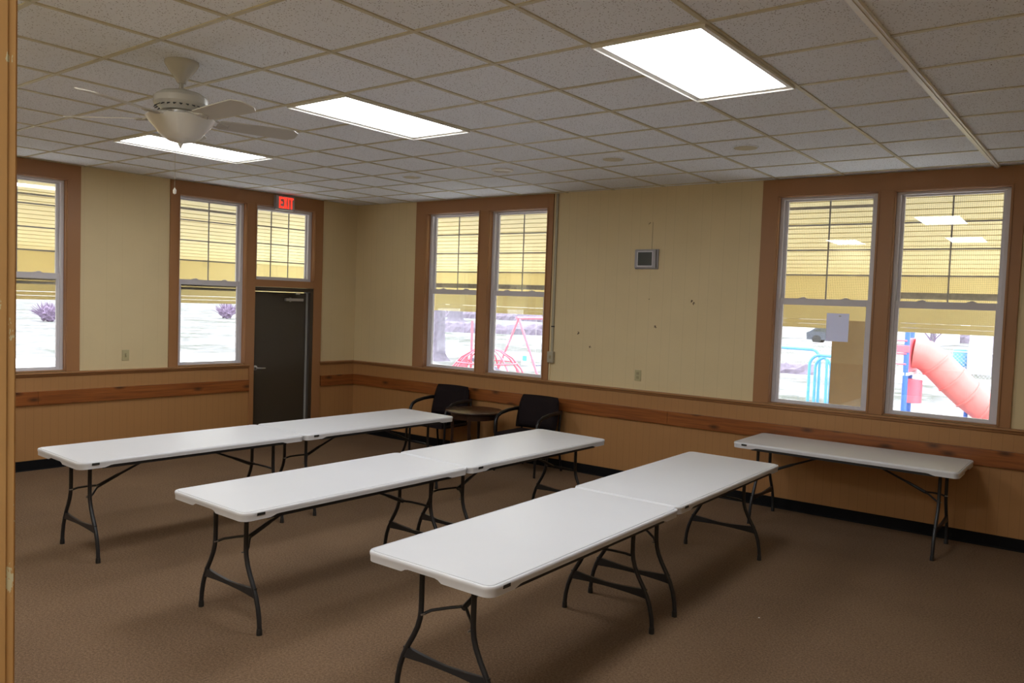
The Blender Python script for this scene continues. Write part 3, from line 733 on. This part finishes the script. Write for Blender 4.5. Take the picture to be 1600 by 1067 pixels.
# ------------------------------------------------------------------ porch outside
def soffit(name, x0, x1, rz):
    mb = MB(); y0, y1, za, zb = .165, 2.62, 3.17, 2.395; n = 19
    for k in range(n):
        u0, u1 = k/n, (k+1)/n; g = .022
        ya, yb = y0+(y1-y0)*u0, y0+(y1-y0)*u1-g; z_a, z_b = za+(zb-za)*u0, za+(zb-za)*u0+(zb-za)/n
        mb.prism([(ya, z_a), (yb, z_b+.006), (yb, z_b+.03), (ya, z_a+.024)], 'x', x0, x1)
    mb.prism([(y0-.005, za+.075), (y1+.5, zb-.085), (y1+.5, zb-.02), (y0-.005, za+.25)], 'x', x0, x1)
    return tag(mb.build(name, MT['porch'], loc=O, rz=rz), kind='structure')
soffit('porch_ceiling', -2.8, 12.5, RZR); soffit('porch_ceiling', -9.5, 2.8, RZL)
def pbeam(name, x0, x1, rz):
    mb = MB(); mb.box(x0, x1, 2.62, 2.80, 1.845, 2.50); mb.build
    o = mb.build(name, MT['beam'], loc=O, rz=rz); tag(o, kind='structure')
    mb = MB()
    for k in range(2): mb.prism([(2.66, 1.735+.055*k), (2.78, 1.735+.055*k), (2.78, 1.787+.055*k), (2.670, 1.787+.055*k)], 'x', x0, x1)
    return tag(mb.build('trim_%d' % (12 if rz == RZR else 13), MT['porch'], loc=O, rz=rz), kind='structure')
pbeam('porch_beam', -2.8, 12.5, RZR); pbeam('porch_beam', -9.5, 2.8, RZL)
def column(x, y, w_, label):
    t = thing('porch_column', label, 'column', L2W(RZR, x, y, -.47), RZR)
    mb = MB(); mb.box(-w_/2, w_/2, -w_/2, w_/2, .02, 2.33, .01); mb.build('shaft', MT['stucco'], t)
    mb = MB(); mb.box(-w_/2-.05, w_/2+.05, -w_/2-.05, w_/2+.05, 0, .16, .01); mb.build('base', MT['concrete'], t)
column(6.05, 2.86, .42, 'tan stucco porch column seen through the lower pane of the right wall window')
tag(MB.build((lambda m: (m.box(-3.4, 12.5, .17, 3.3, -.62, -.47), m)[1])(MB()), 'porch_floor', MT['concrete'], loc=O, rz=RZR), kind='structure')
tag(MB.build((lambda m: (m.box(-9.5, 0, .17, 3.3, -.62, -.471), m)[1])(MB()), 'porch_floor', MT['concrete'], loc=O, rz=RZL), kind='structure')
G = -.5
mb = MB(); mb.box(-170, 120, -120, 180, G-.3, G); tag(mb.build('lawn', MT['grass']), kind='structure')

# ------------------------------------------------------------------ playground and beyond
CAM = Vector((0.97963, -3.38178, 1.93185))
def tower():
    t = thing('play_tower', 'blue and red playground tower with a long red tube slide seen through the rightmost window', 'playground slide', (-2.9, 15.8, G))
    for x, y, h in ((0.09, -.55, 3.6), (-.02, .45, 3.3), (-.45, -.45, 3.2), (-.55, .5, 3.2)):
        mb = MB(); mb.tube([(x, y, 0), (x, y, h)], .055, 10); mb.build('post', MT['bluep'], t, smooth=True, ang=60)
    mb = MB(); mb.box(-.65, .15, -.6, .6, 1.16, 1.22); mb.build('deck', MT['whitep'], t)
    mb = MB(); mb.box(-.45, .15, -.62, -.58, 1.65, 1.80, .01); mb.box(.06, .12, -.5, .5, 1.22, 1.95, .01); mb.build('red_panel', MT['redpaint'], t)
    mb = MB(); mb.tube([(-.16, -.62, .4), (-.16, -.62, 2.6)], .02, 8)
    for z in (1.4, 1.62, 1.9): mb.tube([(-.5, -.6, z), (.1, -.6, z)], .018, 8)
    mb.build('guard_rail', MT['redpaint'], t)
    mb = MB(); mb.lathe([(.18, .55), (.2, .56), (.2, 1.05), (.18, 1.06)], 16, c=(.15, -.1, 0)); mb.build('red_drum', MT['redpaint'], t, smooth=True)
    # tube slide
    ctr = [(.12, .02, 1.62), (.32, .05, 1.60), (.55, .12, 1.42), (.85, .22, 1.10), (1.15, .35, .80), (1.45, .48, .55), (1.75, .60, .40), (2.1, .7, .36), (2.5, .8, .34)]
    mb = MB(); mb.tube(ctr, .33, 20); sl = mb.build('tube_slide', MT['redtube'], t, smooth=True, ang=70)
    for i in (2, 3, 4, 5, 6):
        a, b = Vector(ctr[i]), Vector(ctr[i+1]); dv = (b-a).normalized(); mb = MB(); mb.tube([a-dv*.02, a+dv*.02], .352, 20); mb.build('slide_seam_ring', MT['redtube'], sl, smooth=True, ang=50)
    mb = MB(); mb.tube([(1.12, .45, 0), (1.12, .45, .8)], .04, 8); mb.build('slide_support', MT['bluep'], t)
tower()
def hoops():
    t = thing('pipe_climber', 'light blue bent pipe playground climber seen through the window by the porch column', 'playground climber', (-4.5, 14.2, G))
    mb = MB()
    def hoop(a, b, h, y0=0, r=.032, rad=.22):
        P = [(a, y0, 0), (a, y0, h-rad)]
        for k in range(1, 6): q = radians(90*k/5); P.append((a+rad*(1-cos(q)), y0, h-rad+rad*sin(q)))
        for k in range(1, 6): q = radians(90-90*k/5); P.append((b-rad*(1-cos(q)), y0, h-rad+rad*sin(q)))
        P.append((b, y0, 0)); mb.tube(P, r, 8)
    hoop(0, .68, 1.52); hoop(-2.4, .06, 1.62, .5); hoop(.02, .35, 1.46, .35)
    mb.tube([(.38, 0, 0), (.36, 0, 1.45)], .032, 8)
    mb.build('bent_pipes', MT['cyan'], t, smooth=True, ang=60)
hoops()
def dome():
    t = thing('arch_climber', 'pink red arched pipe climber with a sloping grey ramp seen through the middle windows', 'playground climber', (-11.75, 12.05, G))
    mb = MB()
    for k in range(6):
        a = radians(-70+28*k); pts = []
        for j in range(11):
            q = pi*j/10; pts.append((1.08*cos(q), .0, 1.26*sin(q)))
        rm = Matrix.Rotation(a, 4, 'Z'); mb.tube([rm @ Vector(p) for p in pts], .022, 8)
    for z, rr in ((.50, .99), (.90, .76)):
        mb.tube([(rr*cos(2*pi*k/24), rr*sin(2*pi*k/24), z) for k in range(24)], .018, 8, closed=True)
    mb.build('arch_pipes', MT['redpaint'], t, smooth=True, ang=60)
    mb = MB(); mm = Matrix.Translation((.55, -.35, .72)) @ Matrix.Rotation(radians(25), 4, 'Y'); mb.obox(mm, 1.3, .38, .08, .02); mb.build('ramp', MT['rubber'], t)
    mb = MB(); mb.prism([(-.85, .3), (-.20, .3), (-.20, 1.1)], 'y', -.55, -.50); mb.build('triangular_panel', MT['redpaint'], t)
    mb = MB(); mb.tube([(-.30, -.26, 0), (-.30, -.26, 1.92)], .03, 8); mb.build('pole', MT['redpaint'], t)
dome()
def swings():
    t = thing('swing_set', 'pale red A-frame swing set behind the arched climber seen through the middle window', 'swing set', (-13.58, 15.7, G), pi/2)
    for x in (0, 3.4):
        mb = MB(); mb.tube([(x, 0, 1.95), (x-.55*0, -.9, 0)], .035, 8); mb.tube([(x, 0, 1.95), (x, .9, 0)], .035, 8); mb.build('a_frame', MT['redpaint'], t)
    mb = MB(); mb.tube([(-.1, 0, 1.95), (3.5, 0, 1.95)], .04, 8); mb.build('top_bar', MT['redpaint'], t)
    for x in (.9, 1.4, 2.2, 2.7):
        mb = MB(); mb.tube([(x, 0, 1.93), (x, 0, .5)], .008, 6); mb.build('chain', MT['muntin'], t)
    for x in (1.15, 2.45):
        mb = MB(); mb.box(x-.26, x+.26, -.08, .08, .47, .50, .01); mb.build('swing_seat', MT['rubber'], t)
swings()
bx = thing('utility_box', 'small blue and white box on the lawn beside the swing set', 'box', (-17.6, 21.5, G), .3)
mb = MB(); mb.box(-.14, .14, -.12, .12, 0, .42, .01); mb.build('body', MT['whitep'], bx)
mb = MB(); mb.box(-.09, .09, -.125, -.118, .16, .36, .002); mb.build('blue_panel', MT['cyan'], bx)
def trunk_tree(name, label, x, y, r0, h, flare=1.8, group='large bare trees beyond the playground'):
    t = thing(name, label, 'tree', (x, y, G), random.random()*6, group)
    mb = MB(); seg = 18; rings = []
    prof = [(0, flare), (.12, flare*.82), (.3, flare*.66), (.6, 1.12), (1.2, 1.0), (2.4, .94), (h, .8)]
    lob = [random.random()*6 for _ in range(3)]
    for z, k in prof:
        rings.append([mb.bm.verts.new((r0*k*(1+(.16*(k-.8) if k > .8 else 0)*sin(5*2*pi*i/seg+lob[0])+.05*sin(3*2*pi*i/seg+lob[1]+z))*cos(2*pi*i/seg), r0*k*(1+(.16*(k-.8) if k > .8 else 0)*sin(5*2*pi*i/seg+lob[0]))*sin(2*pi*i/seg), z*1.0)) for i in range(seg)])
    for A, B in zip(rings, rings[1:]):
        for i in range(seg): mb.face([A[i], A[(i+1) % seg], B[(i+1) % seg], B[i]])
    mb.face(rings[-1]); mb.build('trunk', MT['bark'], t, smooth=True, ang=70)
    mb = MB()
    def br(p, dv, ln, r, dep):
        q = p+dv*ln*.5+Vector((random.uniform(-.1, .1), random.uniform(-.1, .1), .05))*ln; e = p+dv*ln
        mb.tube([p, q, e], [r, r*.8, r*.55], 6)
        if dep == 0: return
        for _ in range(3):
            nd = (dv+Vector((random.uniform(-.8, .8), random.uniform(-.8, .8), random.uniform(-.1, .6)))).normalized(); br(e, nd, ln*.66, r*.55, dep-1)
    for k in range(5):
        a = k*1.3; br(Vector((0, 0, h-.2-.3*(k % 2))), Vector((cos(a)*.7, sin(a)*.7, .8)).normalized(), h*.36, r0*.45, 3)
    mb.build('branches', MT['twig'], t)
trunk_tree('bare_tree', 'large bare tree trunk with flared base at the left of the middle windows', -20.78, 19.89, .27, 5.5)
trunk_tree('bare_tree', 'big bare tree farther off, seen in the left pane of the middle windows', -59.0, 63.6, .75, 7.0)
trunk_tree('bare_tree', 'big bare tree farther off, seen at the right of the middle windows', -49.0, 70.0, .80, 7.0)
trunk_tree('slim_tree', 'small bare tree on the slope behind the tube slide', -6.03, 36.0, .10, 1.5, 1.6, None)
def bush(label, x, y, r, g=None):
    t = thing('bare_bush', label, 'bush', (x, y, G), 0, g)
    mb = MB()
    for k in range(260):
        a = random.uniform(0, 2*pi); el = random.uniform(.5, 1.5); dv = Vector((cos(a)*cos(el), sin(a)*cos(el), sin(el)))
        e = dv*r*random.uniform(.8, 1.3); mb.tube([(0, 0, 0), e*.5+Vector((0, 0, .1)), e], [r*.02, r*.02, r*.01], 4)
    mb.build('twigs', MT['twig'], t)
    mb = MB(); mb.blob((0, 0, r*.5), r*.5, (1, 1, .9), 3, .25); mb.build('inner_brush', MT['twig'], t)
bush('round purplish bare bush on the lawn seen through the window beside the door', -63.0, 37.5, 1.25, 'bare bushes on the left lawn')
bush('round purplish bare bush seen through the far left window', -56.4, 19.9, 1.1, 'bare bushes on the left lawn')
def hedge(label, pts, h, th=1.0):
    mb = MB(); pts = [Vector((*p, 0)) for p in pts]
    for a, b in zip(pts, pts[1:]):
        n = max(2, int((b-a).length/.35)); nn = (b-a).normalized(); nn = Vector((-nn.y, nn.x, 0)); L = []
        for k in range(n+1):
            c = a+(b-a)*k/n; rs = []
            for off, hh in ((-th/2, 0), (-th*.45, .55), (-.15, .95), (.15, 1.0), (th*.45, .5), (th/2, 0)):
                rs.append(mb.bm.verts.new(c+nn*(off+random.uniform(-.12, .12))+Vector((0, 0, G+h*hh*random.uniform(.72, 1.12)))))
            L.append(rs)
        for p_, q_ in zip(L, L[1:]):
            for m in range(5): mb.face([p_[m], p_[m+1], q_[m+1], q_[m]])
        mb.face(L[0]); mb.face(L[-1][::-1])
    tag(mb.build('hedge', MT['hedge']), label, 'hedge')
hedge('long low purplish hedge across the park behind the swing set', [(-47, 36), (-41, 40.5), (-34, 45.5), (-24, 51)], .75)
hedge('short strip of purplish brush at the foot of the chain link fence', [(-15, 26.6), (-8.7, 28.4)], .4, .8)
hedge('low dark bank of brush beyond the hedge at the far side of the park', [(-80, 78), (-40, 80), (-10, 84)], .95)
def path(name, pts, w_):
    mb = MB(); L = []
    for i, p in enumerate(pts):
        p = Vector(p); q = Vector(pts[min(i+1, len(pts)-1)])-Vector(pts[max(i-1, 0)]); n = Vector((-q.y, q.x)).normalized()*w_/2
        L.append((p+n, p-n))
    for (a, b), (c, d_) in zip(L, L[1:]):
        vs_ = [mb.bm.verts.new((v.x, v.y, z)) for z in (G-.02, G+.02) for v in (a, b, d_, c)]
        for q in ((0,1,2,3),(4,7,6,5),(0,4,5,1),(1,5,6,2),(2,6,7,3),(3,7,4,0)): mb.face([vs_[i] for i in q])
    return tag(mb.build(name, MT['path']), kind='structure')
path('driveway', [(-28, -40), (-26, 0), (-24, 24), (-12, 30), (4, 31)], 5)
# houses and parked cars far off
def shed(label, loc, rz, w_, dp, h, door=True):
    t = thing('shed', label, 'shed', loc, rz)
    mb = MB(); mb.box(-w_/2, w_/2, 0, dp, 0, h); mb.build('walls', MT['whitep'], t)
    mb = MB(); mb.prism([(-w_/2-.25, h-.05), (w_/2+.25, h-.05), (0, h+w_*.3)], 'y', -.3, dp+.3); mb.build('roof', MT['greyroof'], t)
    if door:
        mb = MB()
        for q in ((-.62, -.52, 0, 2.05), (.52, .62, 0, 2.05), (-.52, .52, 1.95, 2.05), (-.52, .52, .95, 1.05), (-.52, .52, 0, .1)): mb.box(q[0], q[1], -.06, .0, q[2], q[3])
        dr = mb.build('door_trim', MT['hedge'], t)
shed('white garden shed with a trimmed door behind the end of the tube slide', (-3.15, 36.6, G), .12, 3.0, 3.5, 2.6)
t = thing('blue_barrel', 'blue barrel standing beside the white shed', 'barrel', (-5.15, 37.6, G))
mb = MB(); mb.lathe([(.26, 0), (.3, .1), (.3, .5), (.28, .95), (.24, 1.0), (.0, 1.0)], 20); mb.build('barrel_body', MT['cyan'], t, smooth=True)
t = thing('white_house', 'long white house far beyond the playground with a grey roof', 'house', (-19, 72, G), -.1)
mb = MB(); mb.box(-8, 7, 0, 7, 0, 3.2); wl = mb.build('walls', MT['whitep'], t)
mb = MB(); mb.prism([(-.5, 3.1), (7.5, 3.1), (3.5, 5.4)], 'x', -8.5, 7.5); mb.build('roof', MT['greyroof'], t)
for x in (-5.5, -1.5, 3.5): mb = MB(); mb.box(x-.6, x+.6, -.05, .02, 1.2, 2.4); mb.build('house_window', MT['lcd'], t)
def car(label, loc, rz):
    t = thing('parked_car', label, 'car', loc, rz, 'parked cars far off')
    mb = MB(); mb.prism([(-2.1, .3), (2.1, .3), (2.15, .75), (1.5, .9), (.9, 1.4), (-1.2, 1.42), (-1.9, .95), (-2.15, .85)], 'y', -.85, .85); mb.build('body', MT['carp'], t)
    mb = MB(); mb.prism([(1.3, .92), (.85, 1.33), (-1.1, 1.35), (-1.65, .95)], 'y', -.87, .87); mb.build('side_windows', MT['lcd'], t)
    for x in (-1.35, 1.35):
        for y in (-.8, .8):
            m4 = Matrix.Translation((x, y, .33)) @ Matrix.Rotation(pi/2, 4, 'X'); b2 = MB(); b2.lathe([(.0, -.1), (.33, -.1), (.33, .1), (.0, .1)], 18); mb = MB(); mb.merge(b2.bm, m4); mb.build('wheel', MT['blackp'], t)
car('dark parked car in front of the far white house, seen over the blue pipes', (-17.4, 62.0, G), .1)
car('dark car parked at the far edge of the park beyond the swing set', (-33, 66, G), 0)
# chain link fence behind the blue pipe climber
t = thing('chain_link_fence', 'low chain link fence behind the light blue pipe climber', 'fence', (-9.5, 30.0, G), -.1)
mb = MB()
for k in range(8): mb.tube([(-7+2*k, 0, 0), (-7+2*k, 0, 1.2)], .03, 6)
mb.tube([(-7, 0, 1.2), (7, 0, 1.2)], .025, 6); mb.build('posts_and_rail', MT['muntin'], t)
mb = MB()
for k in range(100):
    x = -7+.14*k
    mb.tube([(x, 0, .05), (min(7, x+1.1), 0, 1.15)], .006, 3); mb.tube([(x, 0, 1.15), (min(7, x+1.1), 0, .05)], .006, 3)
mb.build('wire_mesh', MT['muntin'], t)
